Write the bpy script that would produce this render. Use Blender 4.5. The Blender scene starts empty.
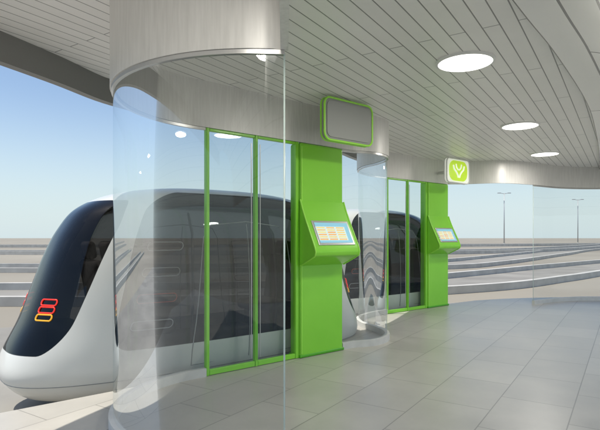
import bpy, bmesh, math, random
from mathutils import Vector, Matrix
random.seed(3)
S = bpy.context.scene
COL = S.collection
S.view_settings.view_transform='Standard'; S.view_settings.look='None'; S.view_settings.exposure=0

# ------------------------------------------------------------ materials
def mat(name, col, rough=.5, metal=0., spec=.5, coat=0., emis=None, estr=0.):
    m=bpy.data.materials.new(name); m.use_nodes=True
    b=m.node_tree.nodes['Principled BSDF']
    b.inputs['Base Color'].default_value=(*col,1); b.inputs['Roughness'].default_value=rough
    b.inputs['Metallic'].default_value=metal; b.inputs['Specular IOR Level'].default_value=spec
    b.inputs['Coat Weight'].default_value=coat
    if emis: b.inputs['Emission Color'].default_value=(*emis,1); b.inputs['Emission Strength'].default_value=estr
    return m
def N(m,t,**kw):
    n=m.node_tree.nodes.new(t)
    for k,v in kw.items():
        if k in n.inputs: n.inputs[k].default_value=v
        else: setattr(n,k,v)
    return n
def L(m,a,b): m.node_tree.links.new(a,b)
def noise_vary(m,c1,c2,scale,detail=4,bump=0.,stretch=None,rvar=None):
    b=m.node_tree.nodes['Principled BSDF']
    tc=N(m,'ShaderNodeTexCoord'); mp=N(m,'ShaderNodeMapping')
    if stretch: mp.inputs['Scale'].default_value=stretch
    L(m,tc.outputs['Object'],mp.inputs['Vector'])
    n=N(m,'ShaderNodeTexNoise'); n.inputs['Scale'].default_value=scale; n.inputs['Detail'].default_value=detail
    L(m,mp.outputs['Vector'],n.inputs['Vector'])
    r=N(m,'ShaderNodeValToRGB'); r.color_ramp.elements[0].position=.3; r.color_ramp.elements[1].position=.7
    r.color_ramp.elements[0].color=(*c1,1); r.color_ramp.elements[1].color=(*c2,1)
    L(m,n.outputs['Fac'],r.inputs['Fac']); L(m,r.outputs['Color'],b.inputs['Base Color'])
    if bump:
        bp=N(m,'ShaderNodeBump'); bp.inputs['Strength'].default_value=bump; bp.inputs['Distance'].default_value=.01
        L(m,n.outputs['Fac'],bp.inputs['Height']); L(m,bp.outputs['Normal'],b.inputs['Normal'])
    if rvar:
        mr=N(m,'ShaderNodeMapRange'); mr.inputs['To Min'].default_value=rvar[0]; mr.inputs['To Max'].default_value=rvar[1]
        L(m,n.outputs['Fac'],mr.inputs['Value']); L(m,mr.outputs['Result'],b.inputs['Roughness'])
    return m

def brick_mat(name,c1,c2,mort,bw,rh,ms,rough,offset=.5,bump=.4,metal=0.,dirt=.12,smooth=.1):
    m=mat(name,c1,rough,metal)
    b=m.node_tree.nodes['Principled BSDF']
    uv=N(m,'ShaderNodeUVMap')
    bk=N(m,'ShaderNodeTexBrick',offset=offset,squash=1.0)
    bk.inputs['Color1'].default_value=(*c1,1); bk.inputs['Color2'].default_value=(*c2,1); bk.inputs['Mortar'].default_value=(*mort,1)
    bk.inputs['Scale'].default_value=1; bk.inputs['Brick Width'].default_value=bw; bk.inputs['Row Height'].default_value=rh
    bk.inputs['Mortar Size'].default_value=ms; bk.inputs['Mortar Smooth'].default_value=smooth; bk.inputs['Bias'].default_value=0
    L(m,uv.outputs['UV'],bk.inputs['Vector'])
    n=N(m,'ShaderNodeTexNoise'); n.inputs['Scale'].default_value=1.3; n.inputs['Detail'].default_value=6; n.inputs['Roughness'].default_value=.65
    L(m,uv.outputs['UV'],n.inputs['Vector'])
    mr=N(m,'ShaderNodeMapRange'); mr.inputs['From Min'].default_value=.3; mr.inputs['From Max'].default_value=.7
    mr.inputs['To Min'].default_value=1-dirt; mr.inputs['To Max'].default_value=1+dirt
    L(m,n.outputs['Fac'],mr.inputs['Value'])
    mx=N(m,'ShaderNodeMix',data_type='RGBA',blend_type='MULTIPLY'); mx.inputs['Factor'].default_value=1
    L(m,bk.outputs['Color'],mx.inputs[6]); L(m,mr.outputs['Result'],mx.inputs[7])
    L(m,mx.outputs[2],b.inputs['Base Color'])
    m2=N(m,'ShaderNodeMapRange'); m2.inputs['To Min'].default_value=rough-dirt*.8; m2.inputs['To Max'].default_value=rough+dirt
    L(m,n.outputs['Fac'],m2.inputs['Value']); L(m,m2.outputs['Result'],b.inputs['Roughness'])
    bp=N(m,'ShaderNodeBump',invert=True); bp.inputs['Strength'].default_value=bump; bp.inputs['Distance'].default_value=.006
    L(m,bk.outputs['Fac'],bp.inputs['Height']); L(m,bp.outputs['Normal'],b.inputs['Normal'])
    return m

M_ceil=brick_mat('ceiling_slats',(.87,.86,.83),(.82,.812,.782),(.26,.26,.25),2.6,.135,.0055,.36,bump=.5,dirt=.03)
M_curl=brick_mat('curl_cladding',(.90,.895,.87),(.87,.865,.84),(.22,.22,.21),5,.27,.011,.26,bump=.6,dirt=.012)  # lighter than the ceiling slats: outdoor light on the curl put into its colour
M_floor=brick_mat('floor_tiles',(.52,.495,.445),(.465,.443,.40),(.28,.265,.24),.9,.6,.005,.33,offset=.5,bump=.2,dirt=.09)
M_bulk=noise_vary(mat('brushed_metal',(.7,.7,.68),.40,.12),(.66,.655,.63),(.75,.745,.72),14,4,stretch=(3,3,.25))
M_lip=mat('dark_edge_metal',(.24,.24,.23),.5,.2)
M_green=noise_vary(mat('green_paint',(.2,.62,.03),.34,0,.5,.15),(.235,.68,.042),(.265,.72,.052),2.2,3)
M_greenD=mat('green_trim',(.09,.42,.02),.35)
M_greenL=mat('green_light',(.36,.82,.09),.3)
M_alu=mat('aluminium',(.62,.62,.61),.3,.7)
M_curb=noise_vary(mat('pale_curb',(.6,.6,.57),.5),(.60,.595,.565),(.70,.695,.665),6)
M_conc=noise_vary(mat('concrete',(.4,.39,.36),.8),(.34,.335,.31),(.44,.43,.40),.6,6,.3)
M_kerb=noise_vary(mat('kerb_concrete',(.6,.59,.55),.8),(.46,.445,.41),(.60,.585,.54),1.5,6,.2)
M_track=noise_vary(mat('track_concrete',(.26,.25,.23),.85),(.225,.213,.19),(.33,.315,.28),.5,7,.2)
M_ground=noise_vary(mat('desert_ground',(.3,.28,.24),.95),(.23,.205,.165),(.36,.33,.27),.05,10,.3)
M_black=mat('black_rubber',(.015,.015,.015),.6)
M_dark=mat('grey_housing',(.32,.33,.32),.3,0,.5)
M_cab=mat('cabin_lining',(.10,.10,.10),.6)
M_disp=mat('grey_display',(.35,.365,.35),.18)
M_white=mat('white_plastic',(.75,.76,.74),.3)
M_steel=mat('galvanised_steel',(.45,.46,.47),.5,.5)
M_lamp=mat('lamp_diffuser',(.9,.9,.88),.4,emis=(1,.98,.93),estr=3.2)
M_red=mat('red_light',(.6,.02,.015),.3,emis=(1,.05,.03),estr=.45)
M_yel=mat('amber_light',(.7,.35,.02),.3,emis=(1,.5,.05),estr=.4)
M_grey=mat('grey_line',(.30,.31,.31),.4)
M_redline=mat('red_line',(.35,.10,.08),.4)
M_seat=noise_vary(mat('seat_fabric',(.14,.12,.11),.8),(.13,.11,.10),(.19,.16,.145),20,3)
M_edge=mat('glass_edge',(.62,.74,.70),.2,emis=(.6,.75,.7),estr=.05)

def glass(name,tint,base,refl,top=.5):
    m=bpy.data.materials.new(name); m.use_nodes=True; nt=m.node_tree; nt.nodes.clear()
    o=N(m,'ShaderNodeOutputMaterial'); t=N(m,'ShaderNodeBsdfTransparent'); t.inputs[0].default_value=(*tint,1)
    g=N(m,'ShaderNodeBsdfGlossy'); g.inputs['Roughness'].default_value=.0; g.inputs['Color'].default_value=(.95,.98,1,1)
    lw=N(m,'ShaderNodeLayerWeight'); lw.inputs['Blend'].default_value=refl
    mr=N(m,'ShaderNodeMapRange'); mr.inputs['To Min'].default_value=base; mr.inputs['To Max'].default_value=top
    L(m,lw.outputs['Fresnel'],mr.inputs['Value'])
    mx=N(m,'ShaderNodeMixShader'); L(m,mr.outputs['Result'],mx.inputs[0]); L(m,t.outputs[0],mx.inputs[1]); L(m,g.outputs[0],mx.inputs[2])
    L(m,mx.outputs[0],o.inputs[0]); return m
M_glass=glass('clear_glass',(.90,.915,.91),.04,.25,.6)
M_dglass=glass('door_glass',(.86,.90,.885),.02,.2,.4)

# ------------------------------------------------------------ mesh helpers
def obj(name,me,m=None,parent=None,smooth=False):
    o=bpy.data.objects.new(name,me); COL.objects.link(o)
    if m is not None:
        for mm in (m if isinstance(m,(list,tuple)) else [m]): me.materials.append(mm)
    if parent: o.parent=parent
    if smooth:
        for p in me.polygons: p.use_smooth=True
    return o
def empty(name,loc=(0,0,0)):
    e=bpy.data.objects.new(name,None); COL.objects.link(e); e.location=loc; e.empty_display_size=.2; return e
def mesh(v,f):
    me=bpy.data.meshes.new('m'); me.from_pydata([tuple(p) for p in v],[],f); me.update(); return me
def fixn(me):
    bm=bmesh.new(); bm.from_mesh(me); bmesh.ops.recalc_face_normals(bm,faces=bm.faces); bm.to_mesh(me); bm.free()
def bevel(o,w=.01,seg=3,ang=.6):
    b=o.modifiers.new('b','BEVEL'); b.width=w; b.segments=seg; b.limit_method='ANGLE'; b.angle_limit=ang
    for p in o.data.polygons: p.use_smooth=True
    w2=o.modifiers.new('wn','WEIGHTED_NORMAL'); w2.keep_sharp=True
def box(name,c,s,m,parent=None,rz=0,bev=.0):
    x,y,z=[k/2 for k in s]
    v=[(-x,-y,-z),(x,-y,-z),(x,y,-z),(-x,y,-z),(-x,-y,z),(x,-y,z),(x,y,z),(-x,y,z)]
    f=[(0,3,2,1),(4,5,6,7),(0,1,5,4),(1,2,6,5),(2,3,7,6),(3,0,4,7)]
    o=obj(name,mesh(v,f),m,parent); o.location=c; o.rotation_euler=(0,0,rz)
    if bev: bevel(o,bev)
    return o
def catmull(pts,n=10):
    P=[Vector((*p,0)) if len(p)==2 else Vector(p) for p in pts]; out=[]
    for i in range(len(P)-1):
        a=P[max(i-1,0)];b=P[i];c=P[i+1];d=P[min(i+2,len(P)-1)]
        for k in range(n):
            t=k/n
            out.append(.5*((2*b)+(-a+c)*t+(2*a-5*b+4*c-d)*t*t+(-a+3*b-3*c+d)*t**3))
    out.append(P[-1]); return out
def normals2d(path):
    out=[]
    for i in range(len(path)):
        a=path[max(i-1,0)]; b=path[min(i+1,len(path)-1)]
        d=(b-a); d.z=0; d.normalize(); out.append(Vector((-d.y,d.x,0)))
    return out
def sheet(name,path,z0,z1,m,parent=None):
    v=[];f=[]
    for p in path: v+= [(p.x,p.y,z0),(p.x,p.y,z1)]
    for i in range(len(path)-1): f.append((2*i,2*i+2,2*i+3,2*i+1))
    return obj(name,mesh(v,f),m,parent,True)
def wallribbon(name,path,z0,z1,th,m,parent=None,off=0.):
    nn=normals2d(path); v=[];f=[]
    for p,n in zip(path,nn):
        a=p+n*(off-th/2); b=p+n*(off+th/2)
        v+=[(a.x,a.y,z0),(b.x,b.y,z0),(b.x,b.y,z1),(a.x,a.y,z1)]
    for i in range(len(path)-1):
        j=4*i;k=j+4
        for q in range(4):
            r=(q+1)%4
            f.append((j+q,j+r,k+r,k+q))
    f.append((0,3,2,1)); e=4*(len(path)-1); f.append((e,e+1,e+2,e+3))
    o=obj(name,mesh(v,f),m,parent); fixn(o.data)
    for p in o.data.polygons: p.use_smooth=True
    o.data.set_sharp_from_angle(angle=.6)
    return o
AX=Vector((.548,.836,0)); AN=Vector((.836,-.548,0))   # canopy axis (s) and its right normal (t)
def uvst(me,sc=1.):
    uv=me.uv_layers.new(name='UVMap')
    for lp in me.loops:
        c=me.vertices[lp.vertex_index].co
        uv.data[lp.index].uv=((c.x*AX.x+c.y*AX.y)*sc+40,(c.x*AN.x+c.y*AN.y)*sc+40)
def polyslab(name,pts,z0,z1,m,parent=None,down=False):
    bm=bmesh.new()
    vs=[bm.verts.new((p[0],p[1],z1)) for p in pts]
    f=bm.faces.new(vs); f.normal_update()
    if f.normal.z<0: f.normal_flip()
    if z0 is not None:
        r=bmesh.ops.extrude_face_region(bm,geom=[f])
        for g in r['geom']:
            if isinstance(g,bmesh.types.BMVert): g.co.z=z0
        bmesh.ops.recalc_face_normals(bm,faces=bm.faces)
    bmesh.ops.triangulate(bm,faces=[q for q in bm.faces if len(q.verts)>4])
    me=bpy.data.meshes.new(name); bm.to_mesh(me); bm.free(); uvst(me)
    return obj(name,me,m,parent)
def tube(name,pts,r,m,parent=None,cyc=False):
    c=bpy.data.curves.new(name,'CURVE'); c.dimensions='3D'; c.bevel_depth=r; c.bevel_resolution=2
    sp=c.splines.new('POLY'); sp.points.add(len(pts)-1)
    for q,p in zip(sp.points,pts): q.co=(*p,1)
    sp.use_cyclic_u=cyc; c.use_fill_caps=True
    o=bpy.data.objects.new(name,c); COL.objects.link(o); c.materials.append(m)
    if parent: o.parent=parent
    return o
def cyl(name,c,r,h,m,parent=None,seg=48,r2=None,bev=0):
    bm=bmesh.new(); bmesh.ops.create_cone(bm,cap_ends=True,segments=seg,radius1=r,radius2=r if r2 is None else r2,depth=h)
    me=bpy.data.meshes.new(name); bm.to_mesh(me); bm.free()
    o=obj(name,me,m,parent); o.location=c
    for p in me.polygons: p.use_smooth=len(p.vertices)==4
    return o

# ------------------------------------------------------------ layout constants
D1=Vector((.77,.638,0)).normalized()      # door direction
MN=Vector((D1.y,-D1.x,0))                  # towards platform
ANG=math.atan2(D1.y,D1.x)
A0=Vector((-1.03,5.43,0))                  # first door, left end
OFF=Vector((2.73,4.44,0))                  # berth to berth
HZ=2.7; CZ=3.2; RZ=3.40
def berth(i,t,p=0): return A0+OFF*i+D1*t+MN*p

arc=[]
for k in range(49):
    u=k/48; a=math.radians(-78.7-156.5*u); r=1.275+(1.19-1.275)*u
    arc.append(Vector((-.35+r*math.cos(a),4.45+r*math.sin(a),0)))
lead=[Vector((-.45,-2.5,0)),Vector((-.2,-.6,0)),Vector((-.06,1.2,0)),Vector((-.0812,2.6,0))]
cyl_pts=[berth(0,2.06,.0),(.74,6.87),(1.02,6.98),(1.24,7.25),(1.31,7.6),(1.22,8.0),(1.05,8.4),(1.05,8.95),(1.33,9.5),berth(1,0)]
scr2=catmull([(p[0],p[1]) for p in cyl_pts],8)
scr3=catmull([tuple(berth(1,2.06)[:2]),(3.7,11.15),(4.4,10.95),(5.27,11.3),(6.2,11.85),(7.2,12.0),(8.4,11.6)],8)
head=lead+arc+[berth(0,.7),berth(0,1.3)]+scr2+[berth(1,.7),berth(1,1.3)]+scr3

# ------------------------------------------------------------ canopy
can=empty('station_canopy')
wallribbon('bulkhead',head,HZ,RZ-.004,.05,M_bulk,can)
def st(s,t): return AX*s+AN*t
EDGE=[(-4,-1.15),(-1,-1.0),(1.5,-.86),(3.84,-.66),(5.07,-.54),(7.1,-.42),(9,-.42),(11.25,-.47),(14.8,-.60)]
edge=catmull(EDGE,6)          # x=s, y=t
right=[st(p.x,p.y) for p in reversed(edge)]
cp=[(p.x,p.y) for p in head]+[(p.x,p.y) for p in right]
polyslab('ceiling',cp,None,CZ,M_ceil,can)
prof=[(0,CZ),(.0,CZ-.05),(.03,CZ-.055)]
for k in range(1,19):
    a=math.pi/2*k/18
    prof.append((.03+.85*math.sin(a),CZ-.055-.80*(1-math.cos(a))))
x,z=prof[-1]
prof+= [(x+.01,z-.22),(x+.05,z-.24),(x+.12,z-.1),(x+.10,3.0),(x-.1,3.6)]
v=[];f=[]
arcl=[0]
for i in range(1,len(prof)): arcl.append(arcl[-1]+math.hypot(prof[i][0]-prof[i-1][0],prof[i][1]-prof[i-1][1]))
for p0 in edge:
    for (t,z) in prof:
        p=st(p0.x,p0.y+t); v.append((p.x,p.y,z))
K=len(prof)
for i in range(len(edge)-1):
    for j in range(K-1): f.append((i*K+j,i*K+j+1,(i+1)*K+j+1,(i+1)*K+j))
me=mesh(v,f); uv=me.uv_layers.new(name='UVMap')
for lp in me.loops:
    i,j=divmod(lp.vertex_index,K); uv.data[lp.index].uv=(edge[i].x+40,arcl[j]+40.45)
obj('curled_edge',me,M_curl,can,True); me.set_sharp_from_angle(angle=.9)
outer=catmull([(-4.2,-4),(-4.0,0),(-3.5,2.6),(-3.1,3.8),(-2.78,4.63),(-2.55,5.26),(-2.32,6.0),(-1.9,6.6),(-1.0,7.3),(.2,8.4),(1.2,10.4),(2.3,12.0),(4,12.8),(6.5,13.2),(8.2,12.9)],6)
rp=[(p.x,p.y) for p in outer]+[tuple(st(s,-.1)[:2]) for s in (14.8,8,2,-4)]
polyslab('roof_slab',rp,RZ,RZ+.2,[M_ceil],can)
wallribbon('roof_edge',outer,3.12,RZ+.22,.10,M_lip,can)

# ceiling lights
for (x,y) in ((1.585,4.80),(3.31,7.52),(4.92,10.05),(-.1,1.9)):
    e=empty('ceiling_light',(x,y,CZ))
    cyl('diffuser',(0,0,-.012),.25,.02,M_lamp,e)
    vv=[];ff=[]
    for k in range(64):
        a=2*math.pi*k/64
        for (r,z) in ((.252,-.003),(.252,-.026),(.272,-.020),(.275,-.003)): vv.append((r*math.cos(a),r*math.sin(a),z))
    for k in range(64):
        for q in range(3): ff.append((k*4+q,k*4+q+1,((k+1)%64)*4+q+1,((k+1)%64)*4+q))
    obj('ring',mesh(vv,ff),M_white,e,True)
    ld=bpy.data.lights.new('downlight','AREA'); ld.shape='DISK'; ld.size=.45; ld.energy=34; ld.color=(1,.95,.87)
    lo=bpy.data.objects.new('downlight',ld); COL.objects.link(lo); lo.parent=e; lo.location=(0,0,-.04)

# ------------------------------------------------------------ curved glass screens
def screen(path,i0,ztop=HZ,edge=True):
    e=empty('curved_glass_screen')
    sheet('glass',path,.06,ztop,M_glass,e)
    wallribbon('base_channel',path,0.0,.09,.07,M_curb,e)
    wallribbon('head_channel',path,ztop-.03,ztop-.002,.03,M_alu,e)
    if edge:
        p=path[i0]; cyl('glass_edge',(p.x,p.y,(ztop+.06)/2),.006,ztop-.1,M_edge,e,8)
    return e
screen(arc,0)
screen(scr2,0)
k3=[i for i,p in enumerate(scr3) if p.x>=5.265][0]
screen(scr3[k3:],0)

# ------------------------------------------------------------ doors, kiosks, signs
def door(i):
    e=empty('sliding_glass_door',berth(i,0)); e.rotation_euler=(0,0,ANG)
    W=1.29
    for nm,x,w in (('post_1',.02,.036),('post_2',.66,.034),('post_3',W-.02,.05)):
        box(nm,(x,0,HZ/2),(w,.06,HZ-.005),M_green,e,bev=.006)
    box('post_shadow_gap',(.66,0,HZ/2),(.010,.066,HZ-.15),M_greenD,e)
    for nm,x0,x1 in (('a',.043,.638),('b',.682,W-.047)):
        box('bottom_rail_'+nm,((x0+x1)/2,0,.035),(x1-x0,.05,.06),M_green,e,bev=.006)
        box('top_rail_'+nm,((x0+x1)/2,0,HZ-.02),(x1-x0,.05,.03),M_green,e,bev=.006)
        v=[(x0,0,.065),(x1,0,.065),(x1,0,HZ-.037),(x0,0,HZ-.037)]
        obj('pane_'+nm,mesh(v,[(0,1,2,3)]),M_dglass,e)
        box('edge_strip_'+nm,((x1-.04) if nm=='a' else (x0+.04),-.006,HZ/2),(.008,.008,HZ-.2),M_alu,e)
    return e
def screen_mat():
    m=mat('touch_screen',(.2,.5,.6),.15)
    b=m.node_tree.nodes['Principled BSDF']
    uv=N(m,'ShaderNodeUVMap')
    bk=N(m,'ShaderNodeTexBrick',offset=0.); bk.inputs['Scale'].default_value=1
    bk.inputs['Color1'].default_value=(.85,.42,.16,1); bk.inputs['Color2'].default_value=(.85,.78,.32,1); bk.inputs['Mortar'].default_value=(.66,.82,.84,1)
    bk.inputs['Brick Width'].default_value=.29; bk.inputs['Row Height'].default_value=.115; bk.inputs['Mortar Size'].default_value=.024
    L(m,uv.outputs['UV'],bk.inputs['Vector'])
    sp=N(m,'ShaderNodeSeparateXYZ'); L(m,uv.outputs['UV'],sp.inputs[0])
    g=N(m,'ShaderNodeMath',operation='GREATER_THAN'); g.inputs[1].default_value=.805; L(m,sp.outputs['Y'],g.inputs[0])
    g2=N(m,'ShaderNodeMath',operation='GREATER_THAN'); g2.inputs[1].default_value=.88; L(m,sp.outputs['X'],g2.inputs[0])
    g3=N(m,'ShaderNodeMath',operation='LESS_THAN'); g3.inputs[1].default_value=.115; L(m,sp.outputs['Y'],g3.inputs[0])
    mxx=N(m,'ShaderNodeMath',operation='MAXIMUM'); L(m,g.outputs[0],mxx.inputs[0]); L(m,g2.outputs[0],mxx.inputs[1])
    mxy=N(m,'ShaderNodeMath',operation='MAXIMUM'); L(m,mxx.outputs[0],mxy.inputs[0]); L(m,g3.outputs[0],mxy.inputs[1])
    mx=N(m,'ShaderNodeMix',data_type='RGBA'); L(m,mxy.outputs[0],mx.inputs[0]); L(m,bk.outputs['Color'],mx.inputs[6]); mx.inputs[7].default_value=(.28,.58,.74,1)
    L(m,mx.outputs[2],b.inputs['Base Color']); L(m,mx.outputs[2],b.inputs['Emission Color']); b.inputs['Emission Strength'].default_value=.35
    return m
M_screen=screen_mat()
def kiosk(i):
    e=empty('ticket_kiosk',berth(i,0)); e.rotation_euler=(0,0,ANG)
    x0,x1=1.305,2.05
    box('column',((x0+x1)/2,.06,HZ/2),(x1-x0,.22,HZ-.006),M_green,e,bev=.035)
    box('column_trim',(x0+.02,-.03,HZ/2),(.018,.05,HZ-.1),M_greenL,e,bev=.005)
    prof=[(-.0,1.98),(.045,1.86),(.10,1.74),(.275,1.39),(.295,1.33),(.28,1.28),(.22,1.25),(0,1.15),(-.03,1.15),(-.03,1.98)]
    v=[(x0+.0,-.048-p,z) for p,z in prof]+[(x1+.005,-.048-p,z) for p,z in prof]
    n=len(prof); f=[tuple(range(n)),tuple(range(2*n-1,n-1,-1))]+[(k,k+n,(k+1)%n+n,(k+1)%n) for k in range(n)]
    me=mesh(v,f); fixn(me)
    o=obj('console',me,M_green,e); bevel(o,.018,3,.5)
    for xx in (x0-.002,x1+.008):
        tube('cheek_trim',[(xx,-.046-p,z) for p,z in prof[:8]],.011,M_greenL,e)
    a=Vector((0,-.048-.10,1.74)); b=Vector((0,-.048-.275,1.39)); dd=(b-a).normalized(); nn=Vector((0,dd.z,-dd.y)); 
    if nn.z<0: nn=-nn
    def P(x,d,h): q=a+dd*d+nn*h; return (x,q.y,q.z)
    LN=(b-a).length
    def plate(nm,xa,xb,d0,d1,h0,h1,m):
        v=[P(xa,d0,h0),P(xb,d0,h0),P(xb,d1,h0),P(xa,d1,h0),P(xa,d0,h1),P(xb,d0,h1),P(xb,d1,h1),P(xa,d1,h1)]
        me=mesh(v,[(0,1,2,3),(7,6,5,4),(0,4,5,1),(1,5,6,2),(2,6,7,3),(3,7,4,0)]); fixn(me)
        o=obj(nm,me,m,e); bevel(o,.006,2); return o
    plate('screen_bezel',x0+.07,x1-.05,.03,LN-.02,-.01,.012,M_alu)
    v=[P(x0+.10,LN-.05,.0145),P(x1-.08,LN-.05,.0145),P(x1-.08,.06,.0145),P(x0+.10,.06,.0145)]
    me=mesh(v,[(0,1,2,3)]); uv=me.uv_layers.new(name='UVMap')
    for k,c in enumerate(((0,0),(1,0),(1,1),(0,1))): uv.data[k].uv=c
    obj('touch_screen',me,M_screen,e)
    box('foot_plate',((x0+x1)/2,.06,.02),(x1-x0+.02,.24,.036),M_greenD,e,bev=.01)
    return e
def rrect(w,h,r,n=8):
    out=[]
    for cx,cz,a0 in ((w/2-r,h/2-r,0),(-w/2+r,h/2-r,90),(-w/2+r,-h/2+r,180),(w/2-r,-h/2+r,270)):
        for k in range(n+1):
            a=math.radians(a0+90*k/n); out.append((cx+r*math.cos(a),cz+r*math.sin(a)))
    return out
def rplate(nm,w,h,r,y0,y1,m,e,c=(0,0)):
    q=rrect(w,h,r); n=len(q)
    v=[(c[0]+x,y0,c[1]+z) for x,z in q]+[(c[0]+x,y1,c[1]+z) for x,z in q]
    f=[tuple(range(n)),tuple(range(2*n-1,n-1,-1))]+[(k,k+n,(k+1)%n+n,(k+1)%n) for k in range(n)]
    me=mesh(v,f); fixn(me)
    return obj(nm,me,m,e)
M_litgreen=mat('lit_green_sign',(.45,.66,.04),.3,emis=(.50,.75,.03),estr=.5)
M_litwhite=mat('lit_white_sign',(.85,.87,.82),.3,emis=(.9,.95,.8),estr=.35)
M_logo=mat('logo_white',(.85,.88,.8),.4,emis=(.95,1,.85),estr=.5)
def sign(i,lit):
    c=berth(i,1.68,.5); e=empty('hanging_sign',(c.x,c.y,2.91)); e.rotation_euler=(0,0,ANG)
    w,h=.82,.50
    rplate('housing',w,h,.09,-.03,.03,M_litwhite if lit else M_dark,e)
    fr=[(x,-.03,z) for x,z in rrect(w,h,.09)]
    tube('frame',fr,.013,M_white if lit else M_greenL,e,True)
    tube('frame_back',[(x,.03,z) for x,z in rrect(w,h,.09)],.013,M_white if lit else M_greenL,e,True)
    if lit:
        rplate('badge',.66,.42,.17,-.040,-.032,M_litgreen,e)
        for sx in (-1,1):
            tube('logo_stroke',[(sx*.20,-.045,.11),(sx*.17,-.045,.03),(sx*.10,-.045,-.02),(sx*.045,-.045,-.08),(sx*.02,-.045,-.14)],.018,M_logo,e)
            tube('logo_leaf',[(sx*.10,-.045,.14),(sx*.08,-.045,.07),(sx*.02,-.045,.02)],.014,M_logo,e)
    else:
        rplate('glass_face',w-.07,h-.07,.07,-.040,-.032,M_disp,e)
    box('bracket',(0,.235,0),(.10,.40,.06),M_alu,e,bev=.01)
    return e
for i in (0,1): door(i); kiosk(i); sign(i,i==1)

# ------------------------------------------------------------ platform
plat=[(-9,-5),(-7.5,.1)]+[tuple(berth(0,t,-.1)[:2]) for t in (-6.5,2.1)]+[(.35,7.5),(.45,8.6),tuple(berth(1,-.2,-.1)[:2]),tuple(berth(1,2.1,-.1)[:2])]
plat+=[(p.x,p.y) for p in catmull([(4.2,12.0),(5.6,12.5),(7.5,12.6),(10,11.6),(13,9.5),(15,6)],5)]+[(15,-5)]
pf=polyslab('platform',plat,-.36,0,M_floor)

# ------------------------------------------------------------ ground and guideways
def flat(name,pts,z,m):
    return polyslab(name,pts,None,z,m)
g=flat('ground',[(-4000,-4000),(4000,-4000),(4000,4000),(-4000,4000)],-.36,M_ground)
flat('berth_apron_road',[(-30,-7),(-7.9,-.2)]+[tuple(berth(0,-6,-.3)[:2])]+[(2.5,11),(4.5,12.0),(8,12.9),(12,11),(30,9),(30,15),(10,16),(0,13),(-8,9.5),(-30,-1)],-.352,M_track)
def guide(pl,w,kh=.26,kw=.28):
    e=empty('guideway_road'); p=catmull(pl,12); nn=normals2d(p)
    v=[];f=[]
    for q,n in zip(p,nn):
        a=q-n*w/2;b=q+n*w/2; v+=[(a.x,a.y,-.344),(b.x,b.y,-.344)]
    for i in range(len(p)-1): f.append((2*i,2*i+1,2*i+3,2*i+2)[::-1])
    obj('track_surface',mesh(v,f),M_track,e)
    for sgn in (-1,1): wallribbon('kerb',p,-.355,-.355+kh,kw,M_kerb,e,off=sgn*w/2)
    return e
guide([(-60,6),(-25,12.5),(-12,15.5),(-3,16),(5,19),(10,23),(17,29.5),(30,40),(60,58)],4.2)
guide([(-70,26),(-30,29),(-8,29),(6,31),(13,37),(26,54),(48,82),(90,120)],4.5)
guide([(-120,60),(-40,58),(0,56),(18,60),(40,78),(90,140)],5,.4,.5)
guide([(-200,110),(-60,100),(40,112),(140,170)],6,.5,.7)

# ------------------------------------------------------------ lamp posts
def lamp_post(x,y):
    e=empty('lamp_post',(x,y,-.36)); H=12.6
    cyl('pole',(0,0,H/2),.14,H,M_steel,e,12,.08)
    cyl('base',(0,0,.3),.3,.6,M_conc,e,12,.25)
    tube('arm',[(-1.0,0,H+.05),(-.5,0,H-.05),(0,0,H-.1),(.5,0,H-.05),(1.0,0,H+.05)],.06,M_steel,e)
    for sx in (-1,1): box('lantern',(sx*1.2,0,H+.05),(.8,.4,.16),M_steel,e,bev=.05)
for p in ((49,120),(77.8,140)): lamp_post(*p)

# ------------------------------------------------------------ transit pods
CPS=[(1.80,.60,.13),(2.05,.70,.14),(2.32,.84,.2),(2.50,.905,.40),(2.47,.925,.62),(2.31,.93,.95),(2.18,.925,1.30),(2.05,.905,1.65),(1.91,.87,1.94),(1.70,.78,2.20),(1.30,.60,2.38),(.70,.33,2.47),(0.0,0.0,2.49)]
PR=catmull(CPS,9)
def prof_at(q):
    x=q*(len(PR)-1); i=min(int(x),len(PR)-2); return PR[i].lerp(PR[i+1],x-i)
def q_of_w(w):
    for k in range(3,len(PR)-1):
        if PR[k].z<=w<=PR[k+1].z: return (k+(w-PR[k].z)/(PR[k+1].z-PR[k].z+1e-9))/(len(PR)-1)
    return 1
def surf(phi,w=None,q=None,off=0.):
    P=prof_at(q_of_w(w) if q is None else q); e=2/2.8
    c=math.cos(math.radians(phi)); s=math.sin(math.radians(phi))
    u=-P.x*math.copysign(abs(c)**e,c); v=-P.y*math.copysign(abs(s)**e,s)
    r=Vector((u,v,P.z))
    if off:
        d=Vector((u/2.4,v/.9*1.4,(P.z-1.1)*.25)); d.normalize(); r+=d*off
    return r
def sdbox(x,y,cx,cy,hx,hy,r):
    dx=abs(x-cx)-hx+r; dy=abs(y-cy)-hy+r
    return -(math.hypot(max(dx,0),max(dy,0))+min(max(dx,dy),0)-r)
def podmask(phi,w):
    f=abs(phi)
    if f>90: f=180-f
    m1=sdbox(f/28,w,0,1.47,1.34+.24*(w-1.0),.80,.34)     # windscreen, wider towards the top
    m2=sdbox(f/28,w,90/28,1.53,1.28+.02*(w-1.2),.86,.26)  # side glazing
    return max(m1,m2)
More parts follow.
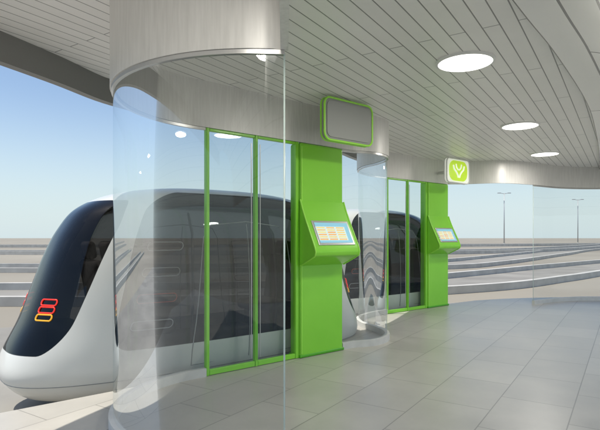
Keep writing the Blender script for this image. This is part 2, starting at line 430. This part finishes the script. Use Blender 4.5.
def pod_mat():
    m=bpy.data.materials.new('pod_shell'); m.use_nodes=True
    b=m.node_tree.nodes['Principled BSDF']; b.inputs['Base Color'].default_value=(.72,.73,.705,1); b.inputs['Roughness'].default_value=.3; b.inputs['Coat Weight'].default_value=.3
    t=N(m,'ShaderNodeBsdfTransparent'); t.inputs[0].default_value=(.25,.252,.252,1)
    g=N(m,'ShaderNodeBsdfGlossy'); g.inputs['Roughness'].default_value=.0; g.inputs['Color'].default_value=(.85,.88,.9,1)
    fr=N(m,'ShaderNodeFresnel'); fr.inputs['IOR'].default_value=1.45
    gl=N(m,'ShaderNodeMixShader'); L(m,fr.outputs[0],gl.inputs[0]); L(m,t.outputs[0],gl.inputs[1]); L(m,g.outputs[0],gl.inputs[2])
    at=N(m,'ShaderNodeAttribute',attribute_name='glassmask')
    mr=N(m,'ShaderNodeMapRange'); mr.inputs['From Min'].default_value=-.003; mr.inputs['From Max'].default_value=.003
    L(m,at.outputs['Fac'],mr.inputs['Value'])
    mx=N(m,'ShaderNodeMixShader'); L(m,mr.outputs['Result'],mx.inputs[0]); L(m,b.outputs[0],mx.inputs[1]); L(m,gl.outputs[0],mx.inputs[2])
    L(m,mx.outputs[0],m.node_tree.nodes['Material Output'].inputs[0]); return m
M_pod=pod_mat()
def pill(w,h,n=8): return rrect(w,h,h/2*.98,n)
def pod(i):
    c=berth(i,.74,-1.17); e=empty('transit_pod',(c.x,c.y,-.35)); e.rotation_euler=(0,0,ANG)
    NT,NQ=288,130; v=[];f=[];mk=[]
    for j in range(NQ+1):
        q=j/NQ
        for k in range(NT):
            phi=-180+360*k/NT; p=surf(phi,q=q); v.append(p); mk.append(podmask(phi,p.z) if j<NQ-8 else -.2)
    for j in range(NQ):
        for k in range(NT):
            k2=(k+1)%NT; f.append((j*NT+k,(j+1)*NT+k,(j+1)*NT+k2,j*NT+k2))
    me=mesh(v,f); at=me.attributes.new('glassmask','FLOAT','POINT')
    for k,x in enumerate(mk): at.data[k].value=x
    fixn(me)
    obj('body',me,M_pod,e,True)
    for end in (0,180):
        for sg in (-1,1):
            for n,w in enumerate((1.04,1.115,1.19)):
                pts=[surf(end+sg*(20+x*40),w=w+z,off=.008) for x,z in pill(.27,.058)]
                tube('tail_light',pts,.008,M_yel if n==0 else M_red,e,True)
    for sg in (-1,1):
        for ph in (66,114):
            for w in (.92,1.2,1.48,1.76):
                pts=[surf(sg*(ph+x*28),w=w+z,off=.006) for x,z in pill(.46,.09)]
                tube('side_strip',pts,.005,M_redline if w==1.2 else M_grey,e,True)
        dl=[surf(sg*ph,w=w,off=.003) for ph,w in [(79,.42)]+[(79,.42+k*.16) for k in range(1,10)]+[(81,2.0),(90,2.05),(99,2.0)]+[(101,1.86-k*.16) for k in range(0,9)]+[(101,.42)]]
        tube('door_seam',dl,.006,M_grey,e,True)
        tube('door_split',[surf(sg*90,w=.42+k*.1,off=.003) for k in range(17)],.005,M_grey,e)
    tube('sill_line',[surf(p,w=.36,off=.000) for p in range(-180,180,4)],.005,M_grey,e,True)
    # cabin: floor, two facing benches with backrests and headrests, grab rails
    box('cabin_floor',(0,0,.50),(3.3,1.4,.06),M_cab,e)
    box('dashboard_front',(-1.80,0,.70),(.30,1.0,.38),M_black,e,bev=.08)
    box('dashboard_rear',(1.80,0,.70),(.30,1.0,.38),M_black,e,bev=.08)
    for sx in (-1,1):
        box('bench_seat',(sx*1.10,0,.83),(.55,1.35,.16),M_seat,e,bev=.06)
        box('bench_base',(sx*1.15,0,.64),(.40,1.3,.24),M_cab,e,bev=.02)
        for vy in (-.35,.35):
            o=box('backrest',(sx*1.42,vy,1.22),(.14,.60,.74),M_seat,e,bev=.06); o.rotation_euler=(0,sx*.16,0)
            o=box('headrest',(sx*1.50,vy,1.70),(.11,.32,.22),M_seat,e,bev=.05); o.rotation_euler=(0,sx*.16,0)
        tube('grab_rail',[(sx*.62,-.62,.55),(sx*.62,-.66,1.2),(sx*.60,-.60,1.9),(sx*.55,-.4,2.15)],.016,M_alu,e)
    for ux in (-1.45,1.45):
        for vy in (-.62,.62):
            bm=bmesh.new(); bmesh.ops.create_cone(bm,cap_ends=True,segments=32,radius1=.26,radius2=.26,depth=.2)
            me=bpy.data.meshes.new('wheel'); bm.to_mesh(me); bm.free()
            o=obj('wheel',me,M_black,e); o.location=(ux,vy*.93,.265); o.rotation_euler=(math.pi/2,0,0); bevel(o,.03)
    box('chassis',(0,0,.17),(3.2,1.0,.12),M_black,e,bev=.02)
for i in (0,1): pod(i)

# ------------------------------------------------------------ light
w=bpy.data.worlds.new('World'); S.world=w; w.use_nodes=True
nt=w.node_tree; bg=nt.nodes['Background']
sk=nt.nodes.new('ShaderNodeTexSky'); sk.sky_type='NISHITA'; sk.sun_disc=False
sd=Vector((-.95,-.12,0)).normalized(); el=math.radians(68)
sk.sun_elevation=el; sk.sun_rotation=math.atan2(sd.x,sd.y)
sk.air_density=1.0; sk.dust_density=.7; sk.ozone_density=1.0
tc=nt.nodes.new('ShaderNodeTexCoord'); sp=nt.nodes.new('ShaderNodeSeparateXYZ'); nt.links.new(tc.outputs['Generated'],sp.inputs[0])
rp_=nt.nodes.new('ShaderNodeMapRange'); rp_.interpolation_type='SMOOTHSTEP'
rp_.inputs['From Min'].default_value=-.02; rp_.inputs['From Max'].default_value=.28; rp_.inputs['To Min'].default_value=.9; rp_.inputs['To Max'].default_value=0
nt.links.new(sp.outputs['Z'],rp_.inputs['Value'])
mx=nt.nodes.new('ShaderNodeMix'); mx.data_type='RGBA'; nt.links.new(rp_.outputs['Result'],mx.inputs[0])
nt.links.new(sk.outputs[0],mx.inputs[6]); mx.inputs[7].default_value=(4.5,5.4,5.7,1)
nt.links.new(mx.outputs[2],bg.inputs[0]); bg.inputs[1].default_value=.15
sl=bpy.data.lights.new('sun','SUN'); sl.energy=4.5; sl.angle=math.radians(.5); sl.color=(1,.95,.86)
so=bpy.data.objects.new('sun',sl); COL.objects.link(so)
dv=Vector((sd.x*math.cos(el),sd.y*math.cos(el),math.sin(el)))
so.rotation_euler=dv.to_track_quat('Z','Y').to_euler()

# ------------------------------------------------------------ camera
cd=bpy.data.cameras.new('Camera'); cd.sensor_width=36; cd.lens=30; cd.shift_y=.0383; cd.clip_end=9000; cd.clip_start=.05
co=bpy.data.objects.new('Camera',cd); COL.objects.link(co); co.location=(0,0,1.5); co.rotation_euler=(math.pi/2,0,0)
S.camera=co
